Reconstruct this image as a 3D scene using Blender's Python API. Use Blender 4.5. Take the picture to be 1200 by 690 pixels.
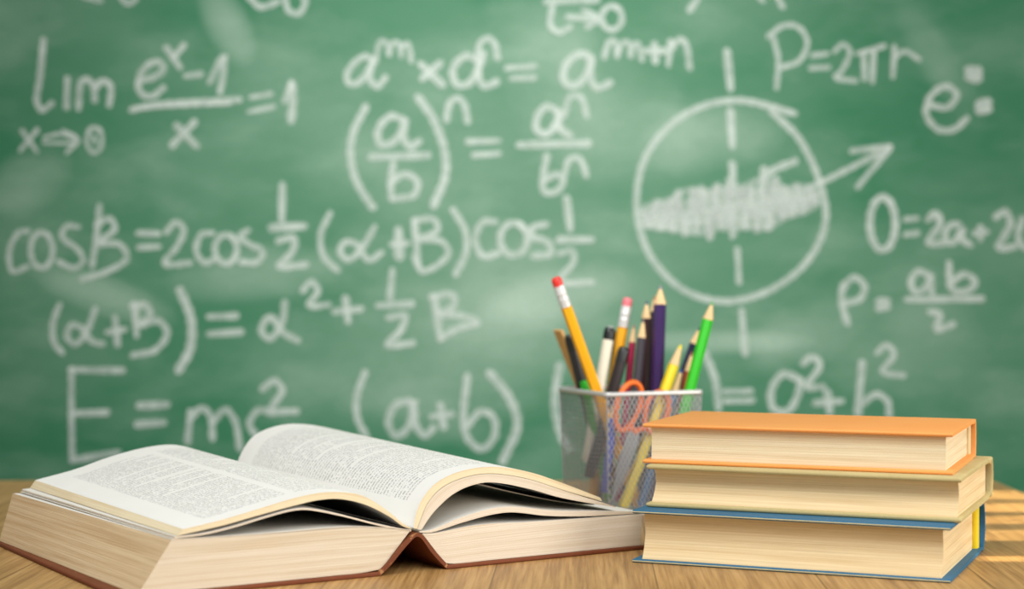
import bpy, bmesh, math, random
from mathutils import Vector, Matrix, Quaternion
random.seed(7)
C = bpy.context.scene
for o in list(bpy.data.objects): bpy.data.objects.remove(o)

# ------------------------------------------------------------------ camera, world, lights, exposure
TZ = 0.75                      # height of the table top; lengths below are in centimetres over the table
F, TH, H = 2064.0, 0.009, 19.68
def P(x, y, z): return Vector((x*.01, y*.01, TZ + z*.01))
cam_d = bpy.data.cameras.new('camera'); cam = bpy.data.objects.new('camera', cam_d); C.collection.objects.link(cam)
cam.location = P(0, 0, H); cam.rotation_euler = (math.pi/2 - TH, 0, 0)
cam_d.sensor_width = 36; cam_d.lens = F/1200*36; cam_d.clip_start = .05
cam_d.dof.use_dof = True; cam_d.dof.focus_distance = 1.22; cam_d.dof.aperture_fstop = 4.2
C.camera = cam
C.view_settings.view_transform = 'Standard'; C.view_settings.look = 'None'
C.view_settings.gamma = 1; C.view_settings.use_curve_mapping = False
C.view_settings.exposure = 0.0

w = bpy.data.worlds.new('world'); C.world = w; w.use_nodes = True
bgn = w.node_tree.nodes['Background']; bgn.inputs[0].default_value = (1, .985, .955, 1); bgn.inputs[1].default_value = .26

def area(name, loc, target, size, power, col=(1, 1, 1), size_y=None, spread=180):
    d = bpy.data.lights.new(name, 'AREA'); d.energy = power; d.color = col
    d.shape = 'RECTANGLE'; d.size = size; d.size_y = size_y or size; d.spread = math.radians(spread)
    o = bpy.data.objects.new(name, d); C.collection.objects.link(o)
    o.location = P(*loc); o.rotation_euler = (P(*target) - P(*loc)).to_track_quat('-Z', 'Y').to_euler()
    return o
area('overhead_key_light', (-40, 30, 170), (0, 128, 0), 1.1, 20, (1, 1, 1))  # unseen area light above the table, standing in for soft daylight
area('front_fill_light', (28, 22, 82), (8, 124, 4), .6, 7.2, (1, .99, .97))  # added fill that brightens the front faces; no window stands here
area('side_window_light', (150, 62, 42), (24, 128, 4), .7, 16, (1, .95, .87))
for bx, by, wx, wy, pw in ((44, 160.0, 24, 6.4, .085), (44, 151.4, 24, 5.8, .085), (44, 143.6, 24, 4.6, .055), (44, 135.0, 24, 5.6, .06), (40.5, 123.6, 15, 2.2, .02)):
    area('sunbeam_through_blinds', (bx+62, by, 50), (bx, by, 0), wy*.01, pw, (1, .86, .60), wx*.0063, 1.0)
def spot(name, loc, target, power, angle, blend, col, rad=.12):
    d = bpy.data.lights.new(name, 'SPOT'); d.energy = power; d.color = col
    d.spot_size = math.radians(angle); d.spot_blend = blend; d.shadow_soft_size = rad
    o = bpy.data.objects.new(name, d); C.collection.objects.link(o)
    o.location = P(*loc); o.rotation_euler = (P(*target) - P(*loc)).to_track_quat('-Z', 'Y').to_euler()
    return o
spot('board_centre_spot', (2, 95, 98), (-2, 198, 24), 52, 55, 1.0, (1, .99, .94))  # unseen spot added to brighten the board centre against its edges

# ------------------------------------------------------------------ materials
def lin(r, g, b):
    f = lambda c: (c/255/12.92 if c/255 <= .04045 else ((c/255+.055)/1.055)**2.4)
    return (f(r), f(g), f(b), 1)
class N:
    def __init__(s, name, rough=.6, spec=.3):
        s.m = bpy.data.materials.new(name); s.m.use_nodes = True
        s.t = s.m.node_tree; s.b = s.t.nodes['Principled BSDF']
        s.b.inputs['Roughness'].default_value = rough; s.b.inputs['Specular IOR Level'].default_value = spec
    def n(s, typ, ins=None, **kw):
        nd = s.t.nodes.new(typ)
        for k, v in kw.items(): setattr(nd, k, v)
        for k, v in (ins or {}).items():
            if hasattr(v, 'is_output'): s.t.links.new(v, nd.inputs[k])
            else: nd.inputs[k].default_value = v
        return nd
    def math(s, op, a, b=0.0, c=0.0, clamp=False):
        return s.n('ShaderNodeMath', {0: a, 1: b, 2: c}, operation=op, use_clamp=clamp).outputs[0]
    def mix(s, fac, a, b, blend='MIX'):
        return s.n('ShaderNodeMix', {'Factor': fac, 6: a, 7: b}, data_type='RGBA', blend_type=blend).outputs[2]
    def ramp(s, fac, stops, interp='LINEAR'):
        nd = s.n('ShaderNodeValToRGB', {'Fac': fac}); cr = nd.color_ramp; cr.interpolation = interp
        while len(cr.elements) < len(stops): cr.elements.new(.5)
        for e, (p, c) in zip(cr.elements, stops):
            e.position = p; e.color = c if len(c) == 4 else (c[0], c[1], c[2], 1)
        return nd.outputs['Color']
    def coord(s, which='Object', scale=(1, 1, 1), rot=(0, 0, 0), loc=(0, 0, 0)):
        tc = s.n('ShaderNodeTexCoord')
        return s.n('ShaderNodeMapping', {'Vector': tc.outputs[which], 'Scale': scale, 'Rotation': rot, 'Location': loc}).outputs[0]
    def noise(s, vec, scale=5, detail=3, rough=.5, out='Fac'):
        return s.n('ShaderNodeTexNoise', {'Vector': vec, 'Scale': scale, 'Detail': detail, 'Roughness': rough}).outputs[out]
    def color(s, c): s.link(c, s.b.inputs['Base Color'])
    def link(s, a, b):
        if hasattr(a, 'is_output'): s.t.links.new(a, b)
        else: b.default_value = a
    def bump(s, h, strength=.3, dist=.001):
        bn = s.n('ShaderNodeBump', {'Height': h, 'Strength': strength, 'Distance': dist})
        s.t.links.new(bn.outputs[0], s.b.inputs['Normal'])

def mk_plain(name, rgb, rough=.5, spec=.4, var=.12, metal=0, scale=60):
    k = N(name, rough, spec); c = lin(*rgb)
    n = k.noise(k.coord('Object'), scale, 3)
    k.color(k.mix(n, tuple(x*(1-var) for x in c[:3])+(1,), tuple(min(1, x*(1+var)) for x in c[:3])+(1,)))
    k.b.inputs['Metallic'].default_value = metal
    return k.m

def mk_edge(name, base, dark, lo=.35, hi=.7, fine=55):
    """cut edges of a page block: fine lines that follow the sheets (UV: x along the sheet, y across the thickness, in cm)"""
    k = N(name, .85, .1)
    a = k.noise(k.coord('UV', (.035, fine*.17, 1)), 1, 4, .65)
    b = k.noise(k.coord('UV', (.08, fine*.045, 1), loc=(3, 7, 0)), 1, 3, .6)
    g = k.noise(k.coord('UV', (.5, 1.3, 1), loc=(9, 2, 0)), 1, 2)
    m = k.math('ADD', k.math('MULTIPLY', a, .6), k.math('MULTIPLY', b, .4))
    c = k.ramp(m, [(lo, lin(*dark)), (hi, lin(*base))])
    k.color(k.mix(k.math('MULTIPLY', g, .22), c, lin(*[int(v*.86) for v in base])))
    k.bump(a, .55, .0006)
    return k.m

def mk_page(name, cols, v0, v1, gut):
    """printed page. UV in cm: x across the page, y up the page"""
    k = N(name, .75, .15)
    uv = k.n('ShaderNodeSeparateXYZ', {0: k.coord('UV')}); u, v = uv.outputs[0], uv.outputs[1]
    per = .38
    ln = k.math('FLOOR', k.math('DIVIDE', v, per)); fr = k.math('FRACT', k.math('DIVIDE', v, per))
    band = k.math('MULTIPLY', k.math('GREATER_THAN', fr, .22), k.math('LESS_THAN', fr, .74))
    lv = k.n('ShaderNodeCombineXYZ', {0: k.math('MULTIPLY', u, 7.5), 1: k.math('MULTIPLY', ln, 13.7), 2: k.math('MULTIPLY', fr, 1.6)}).outputs[0]
    letters = k.math('GREATER_THAN', k.noise(lv, 1.6, 2, .6), .475)
    wv = k.n('ShaderNodeCombineXYZ', {0: k.math('MULTIPLY', u, 4.2), 1: k.math('MULTIPLY', ln, 7.3), 2: 0.0}).outputs[0]
    words = k.math('LESS_THAN', k.noise(wv, 1.5, 1), .62)
    rnd = k.n('ShaderNodeTexWhiteNoise', {'W': ln}, noise_dimensions='1D').outputs['Value']
    rnd2 = k.n('ShaderNodeTexWhiteNoise', {'W': k.math('ADD', ln, 371.0)}, noise_dimensions='1D').outputs['Value']
    msk = None
    for i, (a, b) in enumerate(cols):
        r = rnd if i == 0 else rnd2
        end = k.math('SUBTRACT', b, k.math('MULTIPLY', k.math('LESS_THAN', r, .22), k.math('MULTIPLY', r, 5*(b-a)*.8)))
        c = k.math('MULTIPLY', k.math('GREATER_THAN', u, a), k.math('LESS_THAN', u, end))
        msk = c if msk is None else k.math('MAXIMUM', msk, c)
    msk = k.math('MULTIPLY', msk, k.math('MULTIPLY', k.math('GREATER_THAN', v, v0), k.math('LESS_THAN', v, v1)))
    ink = k.math('MULTIPLY', k.math('MULTIPLY', band, letters), k.math('MULTIPLY', words, msk))
    paper = k.mix(k.noise(k.coord('UV', (.2, .2, 1)), 1, 3), lin(247, 246, 241), lin(238, 237, 231))
    k.color(k.mix(k.math('MULTIPLY', ink, .42), paper, lin(38, 40, 46)))
    k.b.inputs['Subsurface Weight'].default_value = 0
    return k.m

def mk_cloth(name, c0, c1, sc=420, rough=.75, worn=None):
    k = N(name, rough, .25)
    n = k.noise(k.coord('Object', (1, 1, 1)), sc, 2, .7); g = k.noise(k.coord('Object'), 22, 4, .6)
    col = k.mix(k.math('ADD', k.math('MULTIPLY', n, .4), k.math('MULTIPLY', g, .6)), lin(*c0), lin(*c1))
    if worn:
        wn = k.noise(k.coord('Object'), 140, 4, .7)
        geo = k.n('ShaderNodeNewGeometry')
        edge = k.math('GREATER_THAN', k.math('ADD', geo.outputs['Pointiness'], k.math('MULTIPLY', wn, .10)), .645)
        col = k.mix(edge, col, lin(*worn))
    k.color(col); k.bump(n, .35, .0004)
    return k.m

def mk_wood():
    k = N('oak_planks', .42, .4)
    PW = .107
    ang = math.radians(2.4)
    co = k.coord('Object', rot=(0, 0, ang))
    sp = k.n('ShaderNodeSeparateXYZ', {0: co}); x, y = sp.outputs[0], sp.outputs[1]
    xs = k.math('DIVIDE', k.math('ADD', x, 5.0901), PW)
    pid = k.math('FLOOR', xs); fx = k.math('FRACT', xs)
    rn = k.n('ShaderNodeTexWhiteNoise', {'W': pid}, noise_dimensions='1D').outputs['Value']
    ys = k.math('ADD', y, k.math('MULTIPLY', rn, 9.0))
    gv = k.n('ShaderNodeCombineXYZ', {0: k.math('MULTIPLY', x, 95), 1: k.math('MULTIPLY', ys, 4), 2: k.math('MULTIPLY', pid, 3.1)}).outputs[0]
    g1 = k.noise(gv, 1, 5, .62)
    gv2 = k.n('ShaderNodeCombineXYZ', {0: k.math('MULTIPLY', x, 420), 1: k.math('MULTIPLY', ys, 11), 2: pid}).outputs[0]
    g2 = k.noise(gv2, 1, 3, .6)
    big = k.noise(co, 6, 3)
    m = k.math('ADD', k.math('MULTIPLY', g1, .5), k.math('MULTIPLY', g2, .5))
    c = k.ramp(m, [(.30, lin(108, 76, 40)), (.44, lin(162, 122, 72)), (.56, lin(196, 156, 98)), (.72, lin(220, 184, 130))])
    c = k.mix(k.math('MULTIPLY', rn, .22), c, lin(156, 112, 64))
    c = k.mix(k.math('MULTIPLY', big, .22), c, lin(176, 132, 78))
    seam = k.math('LESS_THAN', k.math('MINIMUM', fx, k.math('SUBTRACT', 1.0, fx)), .005)
    c = k.mix(k.math('MULTIPLY', seam, .6), c, lin(70, 46, 24))
    k.color(c); k.bump(k.math('SUBTRACT', m, k.math('MULTIPLY', seam, .6)), .25, .0006)
    k.link(k.math('ADD', .3, k.math('MULTIPLY', g1, .25)), k.b.inputs['Roughness'])
    return k.m

def mk_board():
    """green board with chalk dust and eraser swipes (object space = board plane, metres)"""
    k = N('green_board', .7, .2)
    co = k.coord('Object'); sp = k.n('ShaderNodeSeparateXYZ', {0: co}); x, z = sp.outputs[0], sp.outputs[2]
    base = k.mix(k.noise(co, 2.2, 3), lin(44, 104, 74), lin(54, 114, 82))
    wn = k.noise(k.coord('Object', (2.2, 1, 5), rot=(0, .5, 0)), 1.3, 4, .55)
    wn2 = k.noise(k.coord('Object', (4, 1, 9), rot=(0, -.35, 0), loc=(4, 0, 2)), 1.6, 4, .6)
    fine = k.noise(k.coord('Object', (1, 1, 1)), 240, 2)
    dust = k.math('MULTIPLY', k.math('SUBTRACT', wn, .42), .42, clamp=True)
    dust = k.math('ADD', dust, k.math('MULTIPLY', k.math('SUBTRACT', wn2, .48), .4, clamp=True))
    warp = k.math('MULTIPLY', k.math('SUBTRACT', k.noise(co, 9, 3), .5), .9)
    # smudges: pixel x, y, half-length, half-width, tilt, strength
    for px, py, a, b, t, s in SMUDGES:
        cx, cz = board_xz(px, py); a *= BPX; b *= BPX
        dx = k.math('SUBTRACT', x, cx*.01); dz = k.math('SUBTRACT', z, cz*.01)
        ct, st = math.cos(t), math.sin(t)
        e1 = k.math('DIVIDE', k.math('ADD', k.math('MULTIPLY', dx, ct), k.math('MULTIPLY', dz, st)), a*.01)
        e2 = k.math('DIVIDE', k.math('SUBTRACT', k.math('MULTIPLY', dz, ct), k.math('MULTIPLY', dx, st)), b*.01)
        r2 = k.math('ADD', k.math('MULTIPLY', e1, e1), k.math('MULTIPLY', e2, e2))
        g = k.math('SUBTRACT', 1.0, k.math('ADD', r2, warp), clamp=True)
        dust = k.math('ADD', dust, k.math('MULTIPLY', g, s))
    dust = k.math('MULTIPLY', dust, k.math('ADD', .75, k.math('MULTIPLY', fine, .5)))
    dust = k.math('MINIMUM', dust, .55)
    k.color(k.mix(dust, base, lin(205, 220, 208)))
    return k.m

def mk_chalk(name, base):
    k = N(name, .95, .05)
    uv = k.n('ShaderNodeSeparateXYZ', {0: k.coord('UV')})
    d = k.math('ABSOLUTE', k.math('SUBTRACT', uv.outputs[1], .5))
    n = k.noise(k.coord('Object'), 330, 3, .6); n2 = k.noise(k.coord('Object'), 34, 3, .6)
    edge = k.math('MULTIPLY', k.math('SUBTRACT', .5, d), 5.0, clamp=True)
    op = k.math('MULTIPLY', edge, k.math('ADD', base, k.math('ADD', k.math('MULTIPLY', n, .6), k.math('MULTIPLY', n2, .6))), clamp=True)
    k.color(lin(206, 218, 212)); k.link(op, k.b.inputs['Alpha'])
    return k.m

# ------------------------------------------------------------------ object helpers
def thing(name, label, cat, loc=(0, 0, 0), rotz=0, group=None):
    o = bpy.data.objects.new(name, None); C.collection.objects.link(o); o.empty_display_size = .02
    o.location = loc; o.rotation_euler = (0, 0, rotz); o['label'] = label; o['category'] = cat
    if group: o['group'] = group
    return o
def mesh_obj(name, verts, faces, mats, parent=None, fm=None, uvs=None, smooth=35, bevel=0, kind=None, seg=2, label=None):
    me = bpy.data.meshes.new(name); me.from_pydata([Vector(v)*.01 for v in verts], [], faces)
    for m in (mats if isinstance(mats, (list, tuple)) else [mats]): me.materials.append(m)
    if fm:
        for p, i in zip(me.polygons, fm): p.material_index = i
    if uvs:
        l = me.uv_layers.new(name='UVMap'); j = 0
        for p, fu in zip(me.polygons, uvs):
            for q, li in enumerate(p.loop_indices): l.data[li].uv = fu[q]
    if smooth:
        for p in me.polygons: p.use_smooth = True
        me.set_sharp_from_angle(angle=math.radians(smooth))
    me.validate(); me.update()
    o = bpy.data.objects.new(name, me); C.collection.objects.link(o)
    if parent: o.parent = parent
    if bevel:
        b = o.modifiers.new('bevel', 'BEVEL'); b.width = bevel*.01; b.segments = seg; b.limit_method = 'ANGLE'; b.angle_limit = math.radians(40)
    if kind: o['kind'] = kind
    if label: o['label'] = label
    return o
class MB:
    def __init__(s): s.v, s.f = [], []
    def add(s, v, f):
        o = len(s.v); s.v += [tuple(p) for p in v]; s.f += [tuple(i+o for i in q) for q in f]; return s
    def box(s, a, b):
        (x0, y0, z0), (x1, y1, z1) = a, b
        return s.add([(x0,y0,z0),(x1,y0,z0),(x1,y1,z0),(x0,y1,z0),(x0,y0,z1),(x1,y0,z1),(x1,y1,z1),(x0,y1,z1)],
              [(0,3,2,1),(4,5,6,7),(0,1,5,4),(1,2,6,5),(2,3,7,6),(3,0,4,7)])
    def tube(s, pts, r, n=10, closed=False, cap=True, flat=1.0, up=None):
        pts = [Vector(p) for p in pts]; m = len(pts); V = []; Fc = []
        rr = r if isinstance(r, (list, tuple)) else [r]*m
        ref = Vector(up) if up else None
        for i in range(m):
            t = (pts[(i+1) % m] - pts[i-1]) if closed else (pts[min(i+1, m-1)] - pts[max(i-1, 0)])
            t.normalize()
            u = ref if ref else Vector((0, 0, 1))
            if abs(t.dot(u)) > .95: u = Vector((1, 0, 0))
            a = t.cross(u).normalized(); b = a.cross(t).normalized()
            for q in range(n):
                an = 2*math.pi*q/n; V.append(pts[i] + a*math.cos(an)*rr[i] + b*math.sin(an)*rr[i]*flat)
        for i in range(m if closed else m-1):
            j = (i+1) % m
            for q in range(n): Fc.append((i*n+q, i*n+(q+1) % n, j*n+(q+1) % n, j*n+q))
        if cap and not closed:
            Fc.append(tuple(range(n))[::-1]); Fc.append(tuple((m-1)*n+q for q in range(n)))
        return s.add(V, Fc)
    def lathe(s, prof, n=24, hexa=False):
        """profile of (r, z) turned around z"""
        V = []; Fc = []
        for r, z in prof:
            for q in range(n):
                a = 2*math.pi*q/n; V.append((r*math.cos(a), r*math.sin(a), z))
        for i in range(len(prof)-1):
            for q in range(n): Fc.append((i*n+q, i*n+(q+1) % n, (i+1)*n+(q+1) % n, (i+1)*n+q))
        Fc.append(tuple(range(n))[::-1]); Fc.append(tuple((len(prof)-1)*n+q for q in range(n)))
        return s.add(V, Fc)
    def prism(s, poly, axis, a, b):
        """polygon in the two other axes, extruded along axis from a to b"""
        def mk(p, t): return {'x': (t, p[0], p[1]), 'y': (p[0], t, p[1]), 'z': (p[0], p[1], t)}[axis]
        n = len(poly)
        return s.add([mk(p, a) for p in poly] + [mk(p, b) for p in poly],
                     [tuple(range(n))[::-1], tuple(range(n, 2*n))] + [(i, (i+1) % n, n+(i+1) % n, n+i) for i in range(n)])
    def build(s, name, mat, parent=None, **kw):
        o = mesh_obj(name, s.v, s.f, mat, parent, **kw)
        bm = bmesh.new(); bm.from_mesh(o.data); bmesh.ops.recalc_face_normals(bm, faces=bm.faces); bm.to_mesh(o.data); bm.free()
        return o
def spline(pts, n):
    """Catmull-Rom through pts, n samples evenly spaced by chord parameter"""
    pts = [Vector(p) for p in pts]
    if len(pts) == 2: return [pts[0].lerp(pts[1], i/(n-1)) for i in range(n)]
    d = [0]
    for a, b in zip(pts, pts[1:]): d.append(d[-1] + max((b-a).length, 1e-6))
    out = []
    for i in range(n):
        s = d[-1]*i/(n-1); k = 0
        while k < len(pts)-2 and d[k+1] < s: k += 1
        t = (s-d[k])/(d[k+1]-d[k])
        p1, p2 = pts[k], pts[k+1]
        p0 = pts[k-1] if k else p1*2-p2
        p3 = pts[k+2] if k+2 < len(pts) else p2*2-p1
        L = d[k+1]-d[k]
        m1 = (p2-p0)*(L/max(d[k+1]-(d[k-1] if k else d[k]-L), 1e-6))
        m2 = (p3-p1)*(L/max((d[k+2] if k+2 < len(d) else d[k+1]+L)-d[k], 1e-6))
        h = t*t
        out.append(p1*(2*h*t-3*h+1) + m1*(h*t-2*h+t) + p2*(-2*h*t+3*h) + m2*(h*t-h))
    return out

# pixel helpers used only to read positions off the photograph when choosing real coordinates
cT, sT = math.cos(TH), math.sin(TH)
def ray(u, v):
    a = (u-600)/F; b = (345-v)/F
    return Vector((a, cT + b*sT, b*cT - sT))
BOARD_Y = 198.0
BPX = BOARD_Y/F
def board_xz(u, v):
    r = ray(u, v); k = BOARD_Y/r.y
    return r.x*k, H + r.z*k
SMUDGES = [(265, 25, 60, 28, -1.1, .22), (120, 345, 95, 26, -.35, .20), (300, 320, 110, 34, .12, .16), (650, 350, 100, 40, .3, .14),
           (560, 400, 260, 90, .1, .10), (700, 130, 130, 90, -.6, .10), (850, 400, 110, 16, .0, .18), (950, 390, 90, 40, .45, .10),
           (640, 30, 90, 60, -.8, .10), (840, 160, 100, 45, .2, .12), (1105, 80, 90, 26, -1.0, .10), (1090, 400, 70, 60, .1, .07),
           (30, 215, 60, 40, .6, .14), (450, 470, 200, 60, 0, .06), (700, 260, 330, 240, 0, .10), (420, 230, 330, 250, 0, .05)]

# ------------------------------------------------------------------ the setting
wall_m = mk_plain('wall_paint', (206, 204, 194), .9, .1, .05, scale=4)
floor_m = mk_plain('floor_lino', (140, 134, 124), .6, .3, .1, scale=9)
def world_box(name, a, b, mat, kind='structure'):
    m = MB().box(a, b); o = m.build(name, mat, smooth=0, kind=kind); return o
world_box('floor', (-260, -120, -10), (260, 218, 0), floor_m)
world_box('wall_back', (-260, 202, 0), (260, 218, 270), wall_m)

wood = mk_wood()
XR, YF, YN, XL = 47.2, 172.0, 100.0, -96.0
desk = thing('desk', 'wooden table topped with oak planks carrying the books and pencil cup', 'table', (0, 0, 0))
MB().box((XL, YN, 71.5), (XR, YF, 75)).build('tabletop', wood, desk, smooth=35, bevel=.35, seg=3)
legm = mk_plain('table_leg_wood', (132, 94, 54), .5)
for x in (XL+4, XR-10):
    for y in (YN+4, YF-10):
        MB().box((x, y, 0), (x+6, y+6, 71.5)).build('leg', legm, desk, smooth=0, bevel=.3)
m = MB().box((XL+10, YN+5.5, 63), (XR-10, YN+8, 71.5)).box((XL+10, YF-8, 63), (XR-10, YF-5.5, 71.5))
m.build('apron', legm, desk, smooth=0)

# ------------------------------------------------------------------ blackboard and chalk writing
bz0, bz1, bx0, bx1 = 75-24, 75+96, -112, 112
bb = thing('blackboard', 'green chalkboard on the back wall covered in chalk formulas', 'blackboard', (0, BOARD_Y*.01, TZ))
board_m = mk_board()
MB().box((bx0, 0, -24), (bx1, 2.4, 96)).build('panel', board_m, bb, smooth=0)
alu = mk_plain('frame_wood', (150, 112, 70), .5)
MB().box((bx0-4, -1, -28), (bx1+4, 4, -24)).build('frame_rail', alu, bb, smooth=0, bevel=.3)
MB().box((bx0-4, -1, 96), (bx1+4, 4, 100)).build('frame_rail', alu, bb, smooth=0, bevel=.3)
MB().box((bx0-4, -1, -24), (bx0, 4, 96)).build('frame_stile', alu, bb, smooth=0, bevel=.3)
MB().box((bx1, -1, -24), (bx1+4, 4, 96)).build('frame_stile', alu, bb, smooth=0, bevel=.3)
chalk = mk_chalk('chalk', -.09); chalk_thin = mk_chalk('chalk_thin', -.27)
layer = [0]
def chalk_part(name, strokes, label, width=9.5, mat=None):
    """each stroke: list of points read off the photograph, laid on the board as a ribbon of chalk"""
    V, Fc, U = [], [], []
    for st in strokes:
        wd = width
        if isinstance(st, tuple) and isinstance(st[0], (int, float)): wd, st = st
        layer[0] += 1
        yy = -.02 - .006*(layer[0] % 20)
        q = [board_xz(*p) for p in st]
        if len(q) == 1: q = [(q[0][0]-.28, q[0][1]+.1), (q[0][0]+.28, q[0][1]-.1)]
        L = sum(math.dist(a, b) for a, b in zip(q, q[1:]))
        n = max(4, int(L/.35)) if len(q) > 2 else max(3, int(L/1.2))
        c = spline([(p[0], p[1], 0) for p in q], n); hw = wd*BPX*.50
        # extend the ends by half the width for round ends
        d0 = (c[0]-c[1]).normalized(); d1 = (c[-1]-c[-2]).normalized()
        c = [c[0]+d0*hw*.7] + c + [c[-1]+d1*hw*.7]
        b0 = len(V)
        for i, p in enumerate(c):
            t = (c[min(i+1, len(c)-1)] - c[max(i-1, 0)]).normalized(); nn = Vector((-t.y, t.x, 0))
            ww = hw*(.55 if i in (0, len(c)-1) else 1)*(1+.12*math.sin(i*1.7+layer[0]))
            yi = yy-.00025*(i % 400); V += [(p.x+nn.x*ww, yi, p.y+nn.y*ww), (p.x-nn.x*ww, yi, p.y-nn.y*ww)]
        for i in range(len(c)-1):
            k = b0+2*i; Fc.append((k, k+2, k+3, k+1)); U.append([(i, 1), (i+1, 1), (i+1, 0), (i, 0)])
    return mesh_obj(name, V, Fc, mat or chalk, bb, uvs=U, smooth=0, label=label)
def ell(cx, cy, rx, ry, a0=-60, a1=310, n=20):
    return [(cx+rx*math.cos(math.radians(a0+(a1-a0)*i/n)), cy+ry*math.sin(math.radians(a0+(a1-a0)*i/n))) for i in range(n+1)]
CF = 'chalk_formula'
chalk_part(CF, [
  [(51,47),(47,90),(43,118),(49,129),(61,121)], [(79,92),(78,126)],
  [(92,127),(95,96),(103,93),(110,102),(111,118)], [(112,103),(121,94),(130,102),(128,123)],
  (7,[(26,153),(43,177)]), (7,[(44,152),(24,176)]), (6,[(52,161),(72,157),(90,163)]), (6,[(51,167),(88,168)]), (6,[(74,153),(92,164),(78,179)]),
  (7, ell(111,164,9,15)), (6,[(110,160),(112,168)])], 'chalk letters "Lim" over "x→0"')
chalk_part(CF, [
  [(163,95),(186,88),(192,77),(182,72),(168,82),(162,98),(166,110),(178,113),(192,103)],
  [(195,56),(211,79)], [(216,53),(203,68)], [(218,89),(236,87)], [(246,96),(262,66),(262,85),(258,108)],
  (9,[(154,129),(180,123),(220,120),(281,117)]), (7,[(158,127),(200,124),(270,121)]),
  (11,[(207,147),(230,171)]), (11,[(228,143),(202,170)]), (7,[(294,114),(318,110)]), (7,[(292,131),(321,125)]), (12,[(342,98),(343,120),(341,141)]), (8,[(342,98),(333,119)])],
  'chalk fraction with "=1"')
chalk_part(CF, [
  [(440,72),(428,66),(412,77),(406,93),(416,99),(430,86),(438,69),(433,90),(441,102),(452,91)],
  (8,[(441,66),(446,48),(453,50),(456,64)]), (8,[(456,62),(462,49),(469,52),(470,66)]), (8,[(469,56),(478,51),(482,72)]),
  (11,[(493,75),(519,100)]), (11,[(516,74),(495,92)]),
  (11,[(560,70),(545,66),(531,80),(534,98),(548,99),(560,82),(566,60),(560,88),(568,101),(582,96)]),
  (9,[(559,69),(563,50),(573,45),(580,52),(583,68)]), (9,[(594,80),(626,78)]), (9,[(600,92),(626,91)]),
  (11,[(692,67),(679,63),(662,78),(662,97),(676,100),(689,84),(693,67),(692,92),(700,103),(715,97)]),
  (9,[(708,67),(714,49),(721,48),(723,66)]), (9,[(724,62),(731,49),(738,52),(739,66)]), (9,[(739,58),(746,50),(752,70)]),
  (11,[(757,60),(778,60)]), (11,[(767,52),(768,72)]), (9,[(783,76),(786,48)]), (9,[(786,58),(796,46),(804,52),(808,80)])],
  'chalk power rule across the upper middle')
chalk_part(CF, [
  (11,[(429,125),(414,155),(411,185),(419,215),(437,243)]),
  (11,[(472,140),(458,136),(444,150),(444,167),(457,169),(470,155),(475,139),(473,160),(480,172),(491,166)]),
  (11,[(435,184),(502,182)]), (10,[(461,192),(458,212),(459,233)]), (10,[(460,212),(474,204),(489,212),(486,228),(461,233)]),
  (12,[(490,114),(508,140),(520,173),(522,205),(508,241)]),
  (10,[(523,141),(528,119),(537,115),(544,122),(548,143)]), (9,[(548,166),(584,165)]), (9,[(555,182),(584,180)]),
  (11,[(650,128),(640,125),(629,138),(630,154),(643,156),(653,142),(655,128),(656,150),(668,159)]),
  (9,[(661,136),(667,115),(677,112),(684,120),(687,136)]), (11,[(608,170),(690,168)]),
  (10,[(641,182),(636,222),(649,226),(660,214),(654,204),(640,210)]), (9,[(661,206),(667,187),(677,185),(683,192),(687,206)])],
  'chalk fraction a over b in tall brackets')
chalk_part(CF, [
  (10,[(640,2),(700,0)]), (9,[(648,4),(645,30),(655,38),(668,32)]), (10,[(666,20),(698,22)]), (9,[(684,12),(702,22),(688,31)]), (9, ell(717,21,12,14))], 'chalk bar over an arrow and zero at the top')
chalk_part(CF, [(9,[(808,12),(818,-2)])], 'cut off chalk stroke at top')
chalk_part(CF, [(8,[(888,-6),(894,1)]), (9,[(911,-4),(917,8)])], 'cut off chalk strokes at top right')
chalk_part(CF, [
  (8,[(98,-4),(118,1)]), (8,[(140,-6),(150,5),(160,-2)])], 'chalk ends at upper left')
chalk_part(CF, [(10,[(290,-6),(305,8),(326,2)]), (9,[(334,-4),(338,12),(350,16),(358,2),(352,-8)])],
  'lower ends of chalk marks at upper left')
chalk_part(CF, [
  (8,[(33,271),(22,272),(11,295),(15,318),(33,312)]), (8, ell(49,293,13,21)), (8,[(92,266),(78,265),(73,278),(90,291),(98,305),(87,314),(68,306)]),
  (9,[(117,241),(113,280),(108,312)]), (9,[(113,264),(128,256),(135,268),(116,285),(140,286),(149,303),(125,318),(96,327)]),
  (9,[(162,273),(186,274)]), (9,[(163,290),(186,289)]), (9,[(195,272),(207,260),(216,270),(207,290),(193,309),(223,308)]),
  (9,[(249,273),(236,275),(230,294),(240,308),(252,303)]), (9, ell(265,292,13,17)), (9,[(291,270),(281,277),(292,286),(308,294),(302,307),(283,307)]),
  (10,[(331,216),(330,258)]), (12,[(318,267),(356,265)]), (10,[(326,282),(345,279),(342,296),(327,312),(359,310)]),
  (9,[(387,250),(376,274),(379,300),(396,317)]),
  (9,[(439,266),(426,288),(410,304),(399,297),(403,284),(418,286),(432,305),(447,296)]), (14,[(467,270),(468,301)]), (9,[(459,286),(478,285)]),
  (10,[(486,260),(490,312)]), (9,[(485,258),(508,257),(513,270),(492,280),(518,283),(525,299),(496,318),(485,300)]), (10,[(531,246),(545,270),(546,296),(534,321)]),
  (10,[(580,260),(566,260),(557,280),(566,300),(584,297)]), (10, ell(602,280,16,19)), (10,[(640,263),(625,266),(623,277),(641,283),(646,297),(625,300)]),
  (11,[(664,232),(668,268)]), (11,[(655,281),(693,281)]), (9,[(656,297),(671,294),(672,307),(655,330),(694,331)])],
  'long chalk line beginning "cos B = 2 cos"')
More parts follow.
